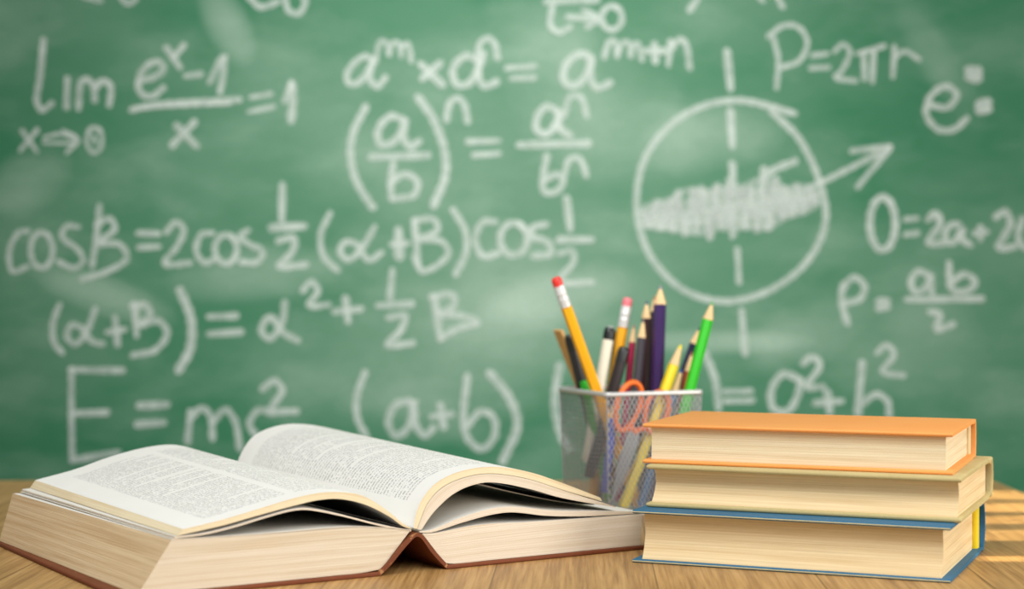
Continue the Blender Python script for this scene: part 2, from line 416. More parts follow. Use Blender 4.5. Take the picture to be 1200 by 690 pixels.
chalk_part(CF, [
  (9,[(70,357),(62,380),(64,402),(73,413)]), (9,[(112,362),(101,390),(89,403),(79,395),(84,381),(96,384),(108,400),(121,403)]),
  (10,[(135,372),(138,404)]), (9,[(126,389),(147,386)]), (10,[(158,356),(160,393)]), (10,[(155,358),(172,358),(176,370),(163,381),(186,376),(196,391),(182,410),(156,416)]),
  (13,[(211,340),(224,374),(223,408),(209,434)]), (10,[(245,371),(277,370)]), (10,[(245,391),(283,389)]),
  (10,[(334,354),(330,380),(316,397),(306,386),(317,371),(330,388),(349,399)]), (9,[(355,341),(364,330),(373,340),(362,358),(385,357)]),
  (11,[(405,349),(408,376)]), (10,[(392,365),(423,362)]), (10,[(460,317),(457,350)]), (10,[(443,358),(483,356)]), (10,[(455,372),(475,370),(469,388),(454,404),(484,402)]),
  (11,[(509,348),(516,396)]), (10,[(506,348),(530,345),(531,360),(513,368),(540,370),(560,378),(536,385),(516,397)])],
  'chalk line in brackets below the long line')
chalk_part(CF, [
  (9,[(84,432),(84,485),(85,539)]), (10,[(83,433),(144,434)]), (10,[(87,484),(126,483)]), (10,[(85,539),(139,530)]),
  (11,[(163,475),(196,474)]), (11,[(161,497),(192,495)]), (10,[(220,518),(223,482)]), (10,[(222,492),(236,478),(247,488),(249,514)]), (10,[(250,494),(264,480),(276,494),(281,526)]),
  (10,[(320,485),(304,480),(292,497),(302,512)]), (10,[(307,456),(322,446),(331,458),(318,480),(348,482)])], 'chalk "E = mc²"')
chalk_part(CF, [
  (10,[(428,436),(418,465),(419,490),(430,512)]), (11,[(480,470),(464,474),(455,495),(465,511),(480,498),(485,470),(487,497),(498,510),(508,501)]),
  (12,[(516,475),(520,500)]), (10,[(506,488),(530,485)]), (11,[(548,440),(543,490),(549,515),(565,526),(579,512),(579,490),(564,482),(548,498)]),
  (13,[(574,437),(598,468),(606,500),(589,540)]), 
  ], 'chalk "(a+b)" in brackets')
chalk_part(CF, [(12,[(656,428),(650,470),(655,502),(666,526)])], 'chalk bracket left of the cup')
chalk_part(CF, [(11,[(826,414),(838,445),(842,478)]), (9,[(848,459),(880,458)]), (9,[(850,470),(882,469)]), (11,[(936,444),(918,438),(904,456),(906,478),(922,482),(934,465),(938,445)]),
  (10,[(941,426),(951,418),(961,428),(945,453),(964,453)]), (12,[(969,459),(972,482)]), (10,[(955,472),(986,470)]), (12,[(1010,425),(1005,484)]), (10,[(1008,476),(1026,462),(1040,470),(1042,486)]),
  (9,[(1028,413),(1039,404),(1048,416),(1034,435),(1059,440)])], 'chalk squares formula right of the cup')
chalk_part('chalk_diagram', [
  (10,[(904,130),(938,165),(962,218),(967,262),(946,306),(902,340),(850,353),(800,339),(760,296),(746,240),(755,187),(785,147),(825,124),(870,118),(931,133)]),
  (11,[(852,60),(856,104)]), (11,[(856,130),(858,171)]), (11,[(858,192),(860,228)]), (9,[(864,292),(866,331)]), (10,[(869,364),(873,415)]),
  (9,[(943,222),(970,210),(1041,174)]), (9,[(998,177),(1043,172)]), (9,[(1043,173),(1005,219)])],
  'chalk circle with radius arrow')
scr = []
rs = random.Random(3)
def scr_mid(t): return 254-22*t
def scr_h(t): return 32*(1-abs(2*t*.93-.9)**2.4)+4
for q in range(3):
    st = []
    for i in range(30):
        t = min(1, max(0, (i+rs.uniform(-.5, .5))/29)); hh = scr_h(t)*rs.uniform(.35, 1.0)
        st.append((754+t*203, scr_mid(t)+(hh if i % 2 else -hh*rs.uniform(.7, 1.05))))
    scr.append((9, st))
for q in range(5):
    off = (q-2)*10
    scr.append((9, [(754+k*203/12, scr_mid(k/12)+off*scr_h(k/12)/28+rs.uniform(-4, 4)) for k in range(13)]))
chalk_part('chalk_scribble', scr, 'chalk hatching inside the circle', mat=chalk_thin)
chalk_part(CF, [(11,[(891,226),(895,198)]), (11,[(897,206),(908,198),(932,189)])], 'chalk letter r inside the circle')
chalk_part(CF, [
  (8,[(906,43),(912,70),(910,103)]), (8,[(900,43),(918,30),(936,32),(946,50),(937,71),(916,79)]), (8,[(952,65),(969,63)]), (8,[(950,80),(971,79)]),
  (8,[(978,60),(988,52),(996,61),(985,85),(978,91),(1003,95)]), (8,[(1005,63),(1036,54)]), (8,[(1012,63),(1013,93)]), (8,[(1024,60),(1022,96)]),
  (8,[(1048,55),(1046,90)]), (8,[(1048,68),(1060,60),(1077,70)])], 'chalk "P=2πr"')
chalk_part(CF, [
  (10,[(1089,123),(1110,126),(1121,111),(1108,101),(1091,112),(1085,133),(1098,151),(1117,152),(1133,139)]), (15,[(1135,82),(1146,84)]), (15,[(1135,90),(1146,92)]), (14,[(1147,122),(1158,120)]), (14,[(1147,129),(1158,128)]),
  ], 'chalk letter e with two dots')
chalk_part(CF, [
  (11, ell(1034,262,15,31)), (9,[(1061,257),(1074,256)]), (9,[(1061,275),(1075,273)]), (11,[(1087,257),(1097,250),(1101,262),(1088,284),(1107,285)]),
  (10,[(1124,263),(1113,264),(1107,278),(1117,285),(1128,268),(1127,280),(1137,287)]), (10,[(1142,273),(1156,272)]), (10,[(1149,266),(1149,280)]),
  (11,[(1167,254),(1178,248),(1184,262),(1170,290),(1189,289)]), (10,[(1198,256),(1193,278),(1203,292),(1212,286)]),
  ], 'chalk "O=2a+2" cut by the edge')
chalk_part(CF, [
  (10,[(988,333),(986,352),(993,379)]), (10,[(987,338),(1000,325),(1013,335),(1008,350),(991,355)]), (11,[(1029,353),(1040,353)]), (11,[(1029,361),(1040,360)]),
  (10,[(1088,322),(1075,318),(1067,332),(1073,342),(1085,337),(1090,322),(1092,343)]), (10,[(1112,308),(1115,339),(1132,341),(1143,331),(1130,321),(1115,331)]),
  (10,[(1062,351),(1151,350)]), (10,[(1090,365),(1102,369),(1096,386),(1117,380)])], 'chalk p equals ab over two')

# ------------------------------------------------------------------ page edges, papers, covers
edge_tan = mk_edge('page_edges_tan', (242, 234, 217), (208, 186, 152))
edge_fore = mk_edge('page_fore_edge', (240, 218, 178), (188, 152, 106), .33, .64, 60)
edge_pale = mk_edge('page_edges_pale', (245, 237, 222), (216, 197, 168))
edge_stack = mk_edge('page_edges_warm', (247, 226, 182), (212, 178, 126), .3, .62, 45)
edge_gold = mk_edge('page_edges_cream', (247, 234, 200), (214, 188, 140), .3, .6, 60)
LP = 27.0     # page height of the open book
page_l = mk_page('printed_page_left', [(2.0, 8.0), (8.6, 14.8)], 1.5, LP-2.2, 0)
page_r = mk_page('printed_page_right', [(1.7, 8.7), (9.3, 16.2)], 1.5, LP-2.2, 0)
inner_m = mk_plain('inner_page_print_and_shade', (150, 148, 145), .85, .05, .12, scale=900)  # print grey, deepened to paint the shade in the gaps between page bundles
paper = mk_plain('blank_paper', (236, 233, 224), .8, .1, .04)
brown = mk_cloth('brown_cover', (92, 44, 24), (140, 80, 50), 300, .6, (176, 126, 84))

# ------------------------------------------------------------------ open book
A = .561
ob = thing('open_book', 'large thick open book with brown cover and two-column printed pages', 'book',
           P(-4.77-2.5*math.cos(A), 119.1-2.5*math.sin(A), 0), A)
def loft(name, top, bot, topf, botf, mats, parent, s0=0.0, s1=LP, ns=14, n=44, label=None, wob=0):
    """a pile of sheets: top and bottom curve (t, z) at the near and at the far end of the page"""
    tn, tf = spline([(a, b, 0) for a, b in top], n), spline([(a, b, 0) for a, b in topf], n)
    bn, bf = spline([(a, b, 0) for a, b in bot], n), spline([(a, b, 0) for a, b in botf], n)
    V, Fc, FM, U = [], [], [], []
    arc = [0]
    for a, b in zip(tn, tn[1:]): arc.append(arc[-1]+(b-a).length)
    for j in range(ns+1):
        k = j/ns; s = s0+(s1-s0)*k
        for i in range(n):
            p = tn[i].lerp(tf[i], k); V.append((p.x, s, p.y))
        for i in range(n):
            p = bn[i].lerp(bf[i], k); V.append((p.x, s, p.y))
    R = 2*n
    sv = lambda j: s0+(s1-s0)*j/ns
    for j in range(ns):
        for i in range(n-1):
            a = j*R+i
            Fc.append((a, a+1, a+1+R, a+R)); FM.append(0); U.append([(arc[i], sv(j)), (arc[i+1], sv(j)), (arc[i+1], sv(j+1)), (arc[i], sv(j+1))])
            b = a+n
            Fc.append((b+R, b+1+R, b+1, b)); FM.append(2); U.append([(arc[i], 90), (arc[i+1], 90), (arc[i+1], 91), (arc[i], 91)])
        for i in (0, n-1):
            a = j*R+i; b = a+n; th = max((tn[i]-bn[i]).length, .02)
            q = (a, a+R, b+R, b) if i == 0 else (a+R, a, b, b+R)
            Fc.append(q); FM.append(3 if len(mats) > 3 else 1)
            s_, e_ = (sv(j), sv(j+1)) if i == 0 else (sv(j+1), sv(j))
            U.append([(s_, th), (e_, th), (e_, 0), (s_, 0)])
    for j in (0, ns):
        for i in range(n-1):
            a = j*R+i; t0 = (tn[i]-bn[i]).length; t1 = (tn[i+1]-bn[i+1]).length
            q = (a+n, a+n+1, a+1, a); u = [(arc[i], 0), (arc[i+1], 0), (arc[i+1], t1), (arc[i], t0)]
            if j: q = q[::-1]; u = u[::-1]
            Fc.append(q); FM.append(1); U.append(u)
    return mesh_obj(name, V, Fc, mats, parent, FM, U, smooth=40, label=label)
def shift(cv, dt, dz, gut=0, t0=None):
    """far-end curve: same curve moved; gut = extra move that fades away from the gutter"""
    out = []
    for t, z in cv:
        k = max(0, 1-abs(t)/14)
        out.append((t+dt+gut*k, z+dz*(1 if t0 is None else min(1, abs(t)/t0))))
    return out
# covers: boards and the spine that folds up between them
def board(t0, t1, name):
    m = MB().box((t0, -.25, 0), (t1, LP+.5, .28)); return m.build(name, brown, ob, smooth=35, bevel=.09)
board(-20.0, -2.25, 'cover'); board(2.75, 19.45, 'cover')
sp_o = [(-2.35, .02), (-1.55, .62), (-.55, 1.62), (.25, 2.32), (.52, 2.42), (.85, 2.22), (1.55, 1.3), (2.35, .45), (2.85, .02)]
sp_i = [(-2.3, .34), (-1.7, .85), (-.75, 1.85), (.1, 2.52), (.55, 2.66), (1.0, 2.42), (1.75, 1.5), (2.5, .68), (2.85, .34)]
loft('spine', sp_i, sp_o, shift(sp_i, 0, 0, -.3), shift(sp_o, 0, 0, -.3), [brown, brown, brown], ob, -.22, LP+.4, n=36)
# left half
lb_top = [(-16.75, 3.52), (-15, 3.45), (-13.4, 3.4), (-9.3, 3.36), (-5, 3.36), (-2, 3.12), (.05, 2.78)]
lb_bot = [(-18.95, .3), (-16, .3), (-13, .3), (-9, .3), (-5.5, .3), (-3.6, .3), (-2.1, .42)]
loft('page_block', lb_top, lb_bot, [(-18.7, 3.74), (-16, 3.6), (-13.6, 3.5), (-9.5, 3.46), (-5.2, 3.46), (-2.6, 3.2), (-.5, 2.9)], [(-19.7, .3)]+shift(lb_bot, 0, 0, -.3)[1:], [paper, edge_tan, paper, edge_fore], ob)
la_top = [(-16.66, 3.58), (-15, 3.51), (-13.4, 3.47), (-9.3, 3.44), (-5, 3.44), (-2, 3.19), (.1, 2.84)]
la_f = [(-18.15, 3.84), (-16, 3.72), (-13.6, 3.6), (-9.5, 3.54), (-5.2, 3.54), (-2.6, 3.28), (-.5, 2.98)]
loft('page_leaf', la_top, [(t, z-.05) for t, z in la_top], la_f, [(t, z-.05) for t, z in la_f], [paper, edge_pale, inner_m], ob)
ls_top = [(-16.55, 3.71), (-14.6, 3.78), (-12.5, 4.1), (-10.5, 4.52), (-8.7, 4.84), (-7.5, 4.84), (-5.05, 4.26), (-2.54, 3.5), (-.6, 3.0), (.15, 2.88)]
ls_bot = [(t, z-.12) for t, z in ls_top]
ls_f = [(-18.0, 4.0), (-15.2, 4.2), (-13, 4.6), (-11, 5.05), (-9.4, 5.4), (-8, 5.4), (-5.8, 4.8), (-3.4, 4.0), (-1.6, 3.4), (-1.0, 3.2)]
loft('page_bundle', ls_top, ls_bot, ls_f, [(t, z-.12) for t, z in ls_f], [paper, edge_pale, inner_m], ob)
lt_top = [(-16.0, 4.12), (-13.42, 4.52), (-11.09, 5.0), (-8.4, 5.56), (-6.6, 5.78), (-5.05, 5.72), (-3.49, 5.38), (-1.7, 4.32), (-.5, 3.35), (.2, 2.95)]
lt_bot = [(-16.4, 3.74), (-13.42, 4.14), (-11.09, 4.58), (-8.1, 5.12), (-6.5, 5.32), (-5.05, 5.26), (-3.3, 4.78), (-1.5, 3.86), (-.5, 3.15), (.18, 2.9)]
lt_tf = [(-17.0, 4.62), (-14.0, 5.25), (-11.6, 5.95), (-9.2, 6.5), (-7.2, 6.74), (-5.8, 6.68), (-4.3, 6.2), (-2.7, 5.0), (-1.7, 3.9), (-1.15, 3.35)]
lt_bf = [(-17.4, 4.08), (-14.0, 4.85), (-11.6, 5.5), (-9.0, 6.05), (-7.1, 6.28), (-5.8, 6.2), (-4.1, 5.6), (-2.5, 4.5), (-1.6, 3.65), (-1.15, 3.28)]
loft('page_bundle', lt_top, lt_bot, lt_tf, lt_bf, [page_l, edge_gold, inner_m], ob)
# right half
rb_top = [(1.0, 2.55), (1.9, 2.5), (5.4, 2.8), (9.5, 2.7), (13.9, 2.62), (17.2, 2.6), (19.35, 2.56)]
rb_bot = [(2.75, .42), (3.4, .3), (6.5, .3), (10, .3), (14, .3), (17, .3), (19.15, .3)]
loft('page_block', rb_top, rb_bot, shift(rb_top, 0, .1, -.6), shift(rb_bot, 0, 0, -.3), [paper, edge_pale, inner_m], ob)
r2_top = [(.8, 2.72), (1.7, 2.74), (4.0, 3.4), (6.4, 3.84), (8.2, 3.86), (11.7, 3.34), (15.3, 3.06), (19.2, 2.74)]
r2_bot = [(.8, 2.62), (1.75, 2.56), (4.0, 3.02), (6.5, 3.42), (8.2, 3.46), (11.0, 3.02), (14.5, 2.74), (19.25, 2.62)]
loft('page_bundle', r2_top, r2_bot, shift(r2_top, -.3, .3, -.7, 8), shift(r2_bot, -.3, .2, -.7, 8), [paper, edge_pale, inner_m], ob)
rs_top = [(1.2, 2.95), (2.0, 3.75), (3.4, 4.85), (4.8, 5.35), (6.4, 5.38), (9.0, 4.72), (11.8, 4.02), (14.2, 3.52), (16.6, 3.22)]
rs_bot = [(t, z-.06) for t, z in rs_top]
loft('page_leaf', rs_top, rs_bot, shift(rs_top, -.6, .5, -.8, 6), shift(rs_bot, -.6, .5, -.8, 6), [paper, edge_pale, paper], ob, 2.2, LP)
rt_top = [(.35, 2.95), (.48, 3.7), (.92, 4.75), (2.05, 5.86), (4.0, 6.56), (6.6, 6.72), (9.5, 6.2), (12.4, 5.22), (15.6, 4.0)]
rt_mid = [(.62, 2.88), (.95, 3.65), (1.45, 4.6), (2.55, 5.55), (4.35, 6.14), (6.5, 6.26), (9.5, 5.7), (12.4, 4.74), (15.75, 3.72)]
rt_bot = [(.95, 2.8), (1.55, 3.55), (2.1, 4.1), (3.35, 5.0), (4.7, 5.5), (6.4, 5.66), (9.5, 5.02), (12.4, 4.16), (16.95, 3.2)]
rt_tf = [(-1.1, 3.4), (-.95, 4.35), (-.5, 5.6), (.55, 7.0), (2.3, 7.72), (4.4, 7.9), (7.4, 7.4), (10.6, 6.3), (14.4, 4.9)]
rt_mf = [(-.9, 3.3), (-.55, 4.2), (-.05, 5.4), (1.0, 6.65), (2.6, 7.3), (4.4, 7.44), (7.4, 6.9), (10.6, 5.8), (14.6, 4.55)]
rt_bf = [(-.6, 3.2), (0.0, 4.05), (.6, 5.0), (1.8, 6.1), (3.1, 6.7), (4.5, 6.84), (7.5, 6.2), (10.8, 5.1), (15.8, 3.9)]
dn = lambda cv, d: [(t+.02, z-d) for t, z in cv]
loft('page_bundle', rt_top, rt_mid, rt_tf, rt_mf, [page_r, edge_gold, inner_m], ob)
rl_top = rt_mid[:-1]+[(16.9, 3.3)]; rl_tf = rt_mf[:-1]+[(15.75, 4.0)]
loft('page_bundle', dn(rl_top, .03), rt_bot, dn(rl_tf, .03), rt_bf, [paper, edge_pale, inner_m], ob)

# ------------------------------------------------------------------ closed books of the stack
def arcpts(cy, cz, r, a0, a1, n=6):
    return [(cy+r*math.cos(math.radians(a0+(a1-a0)*i/n)), cz+r*math.sin(math.radians(a0+(a1-a0)*i/n))) for i in range(n+1)]
def closed_book(name, label, x, y, ang, z0, L, D, Hh, th, cloth, edge, fore, sq=.45, groove=.0, bulge=.5, tip=1.0, bandm=None, band=None, lining=None, gap=.1, bev=.05):
    """local axes: x along the fore edge, y from the fore edge (0) to the spine, z up"""
    root = thing(name, label, 'book', P(x, y, z0), ang)
    # C-shaped cover section as pairs of outer and inner points, from the bottom fore edge round the spine to the top one
    ys = D-1.1; r = th*.5; prs = []
    def half():
        h = []
        for q in range(7):
            a = math.radians(90*q/6); h.append(((r-r*math.cos(a), r-r*math.sin(a)), (r-r*math.cos(a), r+r*math.sin(a))))
        for yy, g in ((D*.3, 0), (D*.6, 0), (ys-1.3, 0), (ys-.8, groove*.5), (ys-.45, groove), (ys-.1, groove*.4), (ys+.2, 0)):
            h.append(((yy, g), (yy, g+th)))
        return h
    lower = half()
    ins = min(th, .26)
    spine = []
    for q in range(13):
        f_ = q/12; bl = bulge*math.sin(math.pi*f_)**.8
        spine.append(((D-.42+bl, .05+(Hh-.1)*f_), (D-.42-ins+bl, th+.02+(Hh-2*th-.04)*f_)))
    upper = [((o[0], Hh-o[1]), (i_[0], Hh-i_[1])) for o, i_ in lower[::-1]]
    prs = lower+spine+upper
    n = len(prs); V, Fc = [], []; dl = bev
    rings = [(0, .62), (dl*.35, .86), (dl, 1), (L-dl, 1), (L-dl*.35, .86), (L, .62)]
    for xx, kk in rings:
        for o, i_ in prs:
            my, mz = (o[0]+i_[0])/2, (o[1]+i_[1])/2
            kd = 1-(1-kk)*min(1, 2*dl/th)
            V += [(xx, my+(o[0]-my)*kd, mz+(o[1]-mz)*kd), (xx, my+(i_[0]-my)*kd, mz+(i_[1]-mz)*kd)]
    for q in range(len(rings)-1):
        b0, b1 = q*2*n, (q+1)*2*n
        for k in range(n-1):
            Fc.append((b0+2*k, b0+2*k+2, b1+2*k+2, b1+2*k)); Fc.append((b0+2*k+1, b1+2*k+1, b1+2*k+3, b0+2*k+3))
        for k in (0, n-1): Fc.append((b0+2*k, b1+2*k, b1+2*k+1, b0+2*k+1))
    for q in (0, len(rings)-1):
        for k in range(n-1):
            b0 = q*2*n; Fc.append((b0+2*k, b0+2*k+1, b0+2*k+3, b0+2*k+2))
    mb = MB(); mb.add(V, Fc); mb.build('cover', cloth, root, smooth=50)
    # page block with hollow fore edge
    nz = 16; x0, x1 = sq, L-sq; yb = D-1.05-gap
    fz = spline([(fy, th+(Hh-2*th)*q, 0) for fy, q in fore], nz+1)
    V, Fc, U = [], [], []
    nx = 10
    for ix in range(nx+1):
        xx = x0+(x1-x0)*ix/nx
        for q in range(nz+1):
            V.append((xx, fz[q].x, th+(Hh-2*th)*q/nz)); V.append((xx, yb, th+(Hh-2*th)*q/nz))
    R = 2*(nz+1); zz = lambda q: (Hh-2*th)*q/nz
    for ix in range(nx):
        xa, xb = x0+(x1-x0)*ix/nx, x0+(x1-x0)*(ix+1)/nx
        for q in range(nz):
            a = ix*R+2*q; Fc.append((a, a+R, a+R+2, a+2)); U.append([(xa, zz(q)), (xb, zz(q)), (xb, zz(q+1)), (xa, zz(q+1))])
            b = a+1; Fc.append((b, b+2, b+R+2, b+R)); U.append([(xa, zz(q)), (xa, zz(q+1)), (xb, zz(q+1)), (xb, zz(q))])
        a = ix*R+2*nz; Fc.append((a, a+R, a+R+1, a+1)); U.append([(0, 0)]*4)
        a = ix*R; Fc.append((a, a+1, a+R+1, a+R)); U.append([(0, 0)]*4)
    for ix in (0, nx):
        for q in range(nz):
            a = ix*R+2*q
            f = (a, a+2, a+3, a+1); u = [(30, zz(q)), (30, zz(q+1)), (30+yb, zz(q+1)), (30+yb, zz(q))]
            if ix: f = f[::-1]; u = u[::-1]
            Fc.append(f); U.append(u)
    mesh_obj('page_block', V, Fc, [edge], root, uvs=U, smooth=40)
    if lining:
        MB().box((sq+.12, yb, th+.02), (L-sq-.12, yb+gap+.3, Hh-th-.02)).build('spine_lining', lining, root, smooth=0)
    if bandm:
        d0, d1, out = band
        for xx, sg in ((x1, 1), (x0, -1)):
            m = MB(); n = 8
            pts = [(yb-d0+ (d1)*.5, th+.03+(Hh-2*th-.06)*i/n) for i in range(n+1)]
            m.tube([(xx+sg*out*.3, p[0], p[1]) for p in pts], d1*.5, 8, flat=1, up=(1, 0, 0))
            m.build('headband', bandm, root, smooth=60)
    return root
blue = mk_cloth('blue_cloth', (40, 88, 122), (66, 126, 160), 380, .55, (206, 196, 150))
beige = mk_cloth('beige_cloth', (180, 162, 108), (214, 198, 146), 520, .9)
orange = mk_cloth('orange_cloth', (242, 156, 78), (250, 178, 104), 500, .6)
yellow_band = mk_plain('yellow_headband', (232, 206, 28), .6)
lining_m = mk_plain('spine_lining_brown', (112, 70, 48), .8)
cream_band = mk_plain('cream_headband', (226, 206, 160), .7)
HB, HM, HO = 3.65, 3.01, 2.80
closed_book('closed_book', 'blue cloth book with yellow headband at the bottom of the stack', 8.35, 122.0, -.40, 0, 21.65, 15.74, HB, .24, blue, edge_stack,
            [(.35, 0), (.75, .2), (1.05, .5), (.95, .8), (.8, 1)], sq=.6, groove=.12, bulge=.8, gap=.5, bandm=yellow_band, band=(.5, .7, .3))
closed_book('closed_book', 'beige cloth book with rounded edges in the middle of the stack', 9.43, 123.5, -.396, HB, 21.64, 15.86, HM, .36, beige, edge_stack,
            [(.25, 0), (.7, .15), (1.15, .45), (1.15, .75), (.8, 1)], sq=.32, groove=.2, bulge=.4, bev=.2, lining=lining_m, gap=.9)
closed_book('closed_book', 'orange cloth book lying on top of the stack', 9.23, 124.2, -.372, HB+HM, 21.38, 13.6, HO, .27, orange, edge_gold,
            [(.45, 0), (.5, .3), (.55, .6), (.5, 1)], sq=.5, groove=.06, bulge=.18, lining=lining_m, gap=.55, bandm=cream_band, band=(.2, .35, .3))

# ------------------------------------------------------------------ pencil cup
CX, CY, CA, CS, CH = 7.81, 144.7, .423, 8.92, 10.13
cup = thing('pencil_cup', 'square silver wire mesh cup filled with pencils behind the stack', 'pencil cup', P(CX, CY, 0), CA)
steel = mk_plain('silver_wire', (176, 178, 182), .38, .5, .06, metal=.55)
rimm = mk_plain('silver_rim', (214, 214, 214), .35, .5, .05, metal=.4)
TP = .35                                   # inset of the foot against the rim
def wall_pt(side, u, z):
    """u 0..1 along the wall, z height: walls taper to the foot"""
    i = TP*(1-z/CH); a, b = i, CS-i
    t = a+(b-a)*u
    return {0: (t, i, z), 1: (CS-i, t, z), 2: (CS-t, CS-i, z), 3: (i, CS-t, z)}[side]
for side in range(4):
    m = MB(); pitch = .43; wd, tk = .028, .03
    nrm = Vector({0: (0, -1, 0), 1: (1, 0, 0), 2: (0, 1, 0), 3: (-1, 0, 0)}[side])
    z0, z1 = .15, CH-.15; W = CS
    for sl in (1, -1):
        k = -CH*.62
        while k < W+CH*.62:
            # wire from (k, z0) leaning; clipped to the wall
            seg = []
            for zz in (z0, z1):
                seg.append((k+sl*(zz-CH/2)*.58, zz))
            (ua, za), (ub, zb) = seg
            def clip(u, z, u2, z2, lim):
                t = (lim-u)/(u2-u); return lim, z+(z2-z)*t
            if max(ua, ub) > 0 and min(ua, ub) < W:
                if ua < 0: ua, za = clip(ua, za, ub, zb, 0)
                if ub < 0: ub, zb = clip(ub, zb, ua, za, 0)
                if ua > W: ua, za = clip(ua, za, ub, zb, W)
                if ub > W: ub, zb = clip(ub, zb, ua, za, W)
                a = Vector(wall_pt(side, ua/W, za)); b = Vector(wall_pt(side, ub/W, zb))
                d = (b-a).normalized(); s = d.cross(nrm).normalized()
                o1 = nrm*tk*(1 if sl > 0 else 0); o2 = o1-nrm*tk
                m.add([a+s*wd+o1, a-s*wd+o1, b-s*wd+o1, b+s*wd+o1, a+s*wd+o2, a-s*wd+o2, b-s*wd+o2, b+s*wd+o2],
                      [(0,1,2,3),(7,6,5,4),(0,3,7,4),(1,5,6,2),(0,4,5,1),(3,2,6,7)])
            k += pitch
    m.build('mesh_panel', steel, cup, smooth=0)
rc = .55
def rrect(a, b, r, z, n=5):
    out = []
    for (cx, cy, s) in ((b-r, a+r, -90), (b-r, b-r, 0), (a+r, b-r, 90), (a+r, a+r, 180)):
        out += [(cx+r*math.cos(math.radians(s+90*i/n)), cy+r*math.sin(math.radians(s+90*i/n)), z) for i in range(n+1)]
    return out
MB().tube(rrect(-.06, CS+.06, .35, CH), .17, 10, closed=True, flat=1.25).build('rim', rimm, cup, smooth=60)
MB().tube(rrect(TP-.03, CS-TP+.03, .3, .14), .13, 8, closed=True).build('foot_ring', rimm, cup, smooth=60)
MB().box((TP, TP, .08), (CS-TP, CS-TP, .16)).build('base_plate', steel, cup, smooth=0)
for a, b in ((0, 0), (1, 0), (1, 1), (0, 1)):
    p0 = (TP if a == 0 else CS-TP, TP if b == 0 else CS-TP, .1); p1 = (0 if a == 0 else CS, 0 if b == 0 else CS, CH)
    MB().tube([p0, p1], .07, 8).build('corner_wire', steel, cup, smooth=60)

# ------------------------------------------------------------------ pencils and other things standing in the cup
cl = Vector((math.cos(CA), math.sin(CA), 0)); cd = Vector((-math.sin(CA), math.cos(CA), 0)); cO = Vector((CX, CY, 0))
def in_cup(u, v, b):
    """point at depth b behind the cup's front wall that the photograph shows at (u, v)"""
    r = ray(u, v); k = (b + cO.dot(cd))/(r.dot(cd)); return Vector((0, 0, H)) + r*k
wood_tip = mk_plain('sharpened_wood', (228, 196, 148), .7, .2, .12)
ferr = mk_plain('pale_ferrule', (226, 226, 224), .35, .5, .04, metal=.25)
MATS = {}
def pm(name, rgb, rough=.35):
    if name not in MATS: MATS[name] = mk_plain(name, rgb, rough, .5, .05)
    return MATS[name]
def stick_root(name, label, cat, top, mid, b, zb=.5, bb=None, group=None):
    """a thing leaning in the cup: root at its lower end, local z along its length"""
    p1 = in_cup(*top, b); p2 = in_cup(*mid, b if bb is None else bb)
    d = (p1-p2).normalized(); p0 = p1 - d*((p1.z-zb)/d.z)
    # keep the lower end between the walls
    for _ in range(200):
        q = p0-cO; a_, b_ = q.dot(cl), q.dot(cd)
        if .75 < a_ < CS-.75 and .75 < b_ < CS-.75: break
        p0 = p0 + d*.15
    Ln = (p1-p0).length
    root = thing(name, label, cat, P(*p0), 0, group)
    root.rotation_mode = 'QUATERNION'; root.rotation_quaternion = d.to_track_quat('Z', 'Y')
    return root, Ln
INC = 'pencils in the mesh cup'
def pencil(label, rgb, mname, top, mid, b, r=.36, tip=None, eraser=None, name='pencil', cone=1.6, zb=.5, bb=None, lead_r=.10):
    root, L = stick_root(name, label, 'pencil', top, mid, b, zb, bb, INC)
    bm_ = pm(mname, rgb)
    if eraser is not None:
        MB().lathe([(r, 0), (r, L-2.6)], 6).build('body', bm_, root, smooth=20)
        MB().lathe([(r*1.02, L-2.6), (r*1.02, L-2.05), (r*1.05, L-2.0), (r*1.05, L-1.95), (r*1.0, L-1.9), (r*1.0, L-1.5), (r*1.05, L-1.45), (r*1.05, L-1.4), (r, L-1.35), (r, L-.75)], 20).build('ferrule', ferr, root, smooth=40)
        MB().lathe([(r*.93, L-.75), (r*.95, L-.3), (r*.85, L-.1), (r*.55, L)], 20).build('eraser', pm(*eraser), root, smooth=50)
    else:
        MB().lathe([(r, 0), (r, L-cone-.15)], 6).build('body', bm_, root, smooth=20)
        MB().lathe([(r*.99, L-cone-.15), (r*.9, L-cone+.1), (lead_r*1.2, L-.35)], 12).build('sharpened_cone', wood_tip, root, smooth=50)
        MB().lathe([(lead_r*1.25, L-.35), (lead_r*.3, L)], 10).build('lead', pm(*tip), root, smooth=50)
    return root
pencil('yellow pencil with red eraser and pale ferrule, leaning furthest left', (250, 178, 20), 'yellow_paint', (651, 325), (699, 458), 3.0, r=.46, eraser=('red_rubber', (226, 56, 48)))
pencil('yellow pencil with pink eraser standing behind the dark pens', (246, 176, 24), 'yellow_paint', (736, 349), (716, 462), 6.3, r=.46, eraser=('pink_rubber', (226, 118, 128)))
pencil('dark purple pencil with pale wooden tip, tallest on the right half', (58, 34, 92), 'purple_paint', (774, 334), (770, 450), 3.5, r=.55, tip=('purple_lead', (150, 130, 150)), cone=1.5)
pencil('bright green pencil at the right end of the cup', (44, 196, 24), 'green_paint', (835, 353), (808, 458), 1.05, r=.46, tip=('green_lead', (60, 150, 40)), cone=1.5)
pencil('yellow coloured pencil with yellow lead low in the cup', (246, 218, 20), 'lemon_paint', (798, 404), (776, 466), 2.0, r=.45, tip=('yellow_lead', (236, 216, 30)), cone=1.7, lead_r=.16)
pencil('navy pencil beside the green one', (26, 30, 62), 'navy_paint', (820, 383), (796, 450), 3.4, r=.38, bb=3.9, tip=('navy_lead', (40, 44, 80)), cone=1.4)
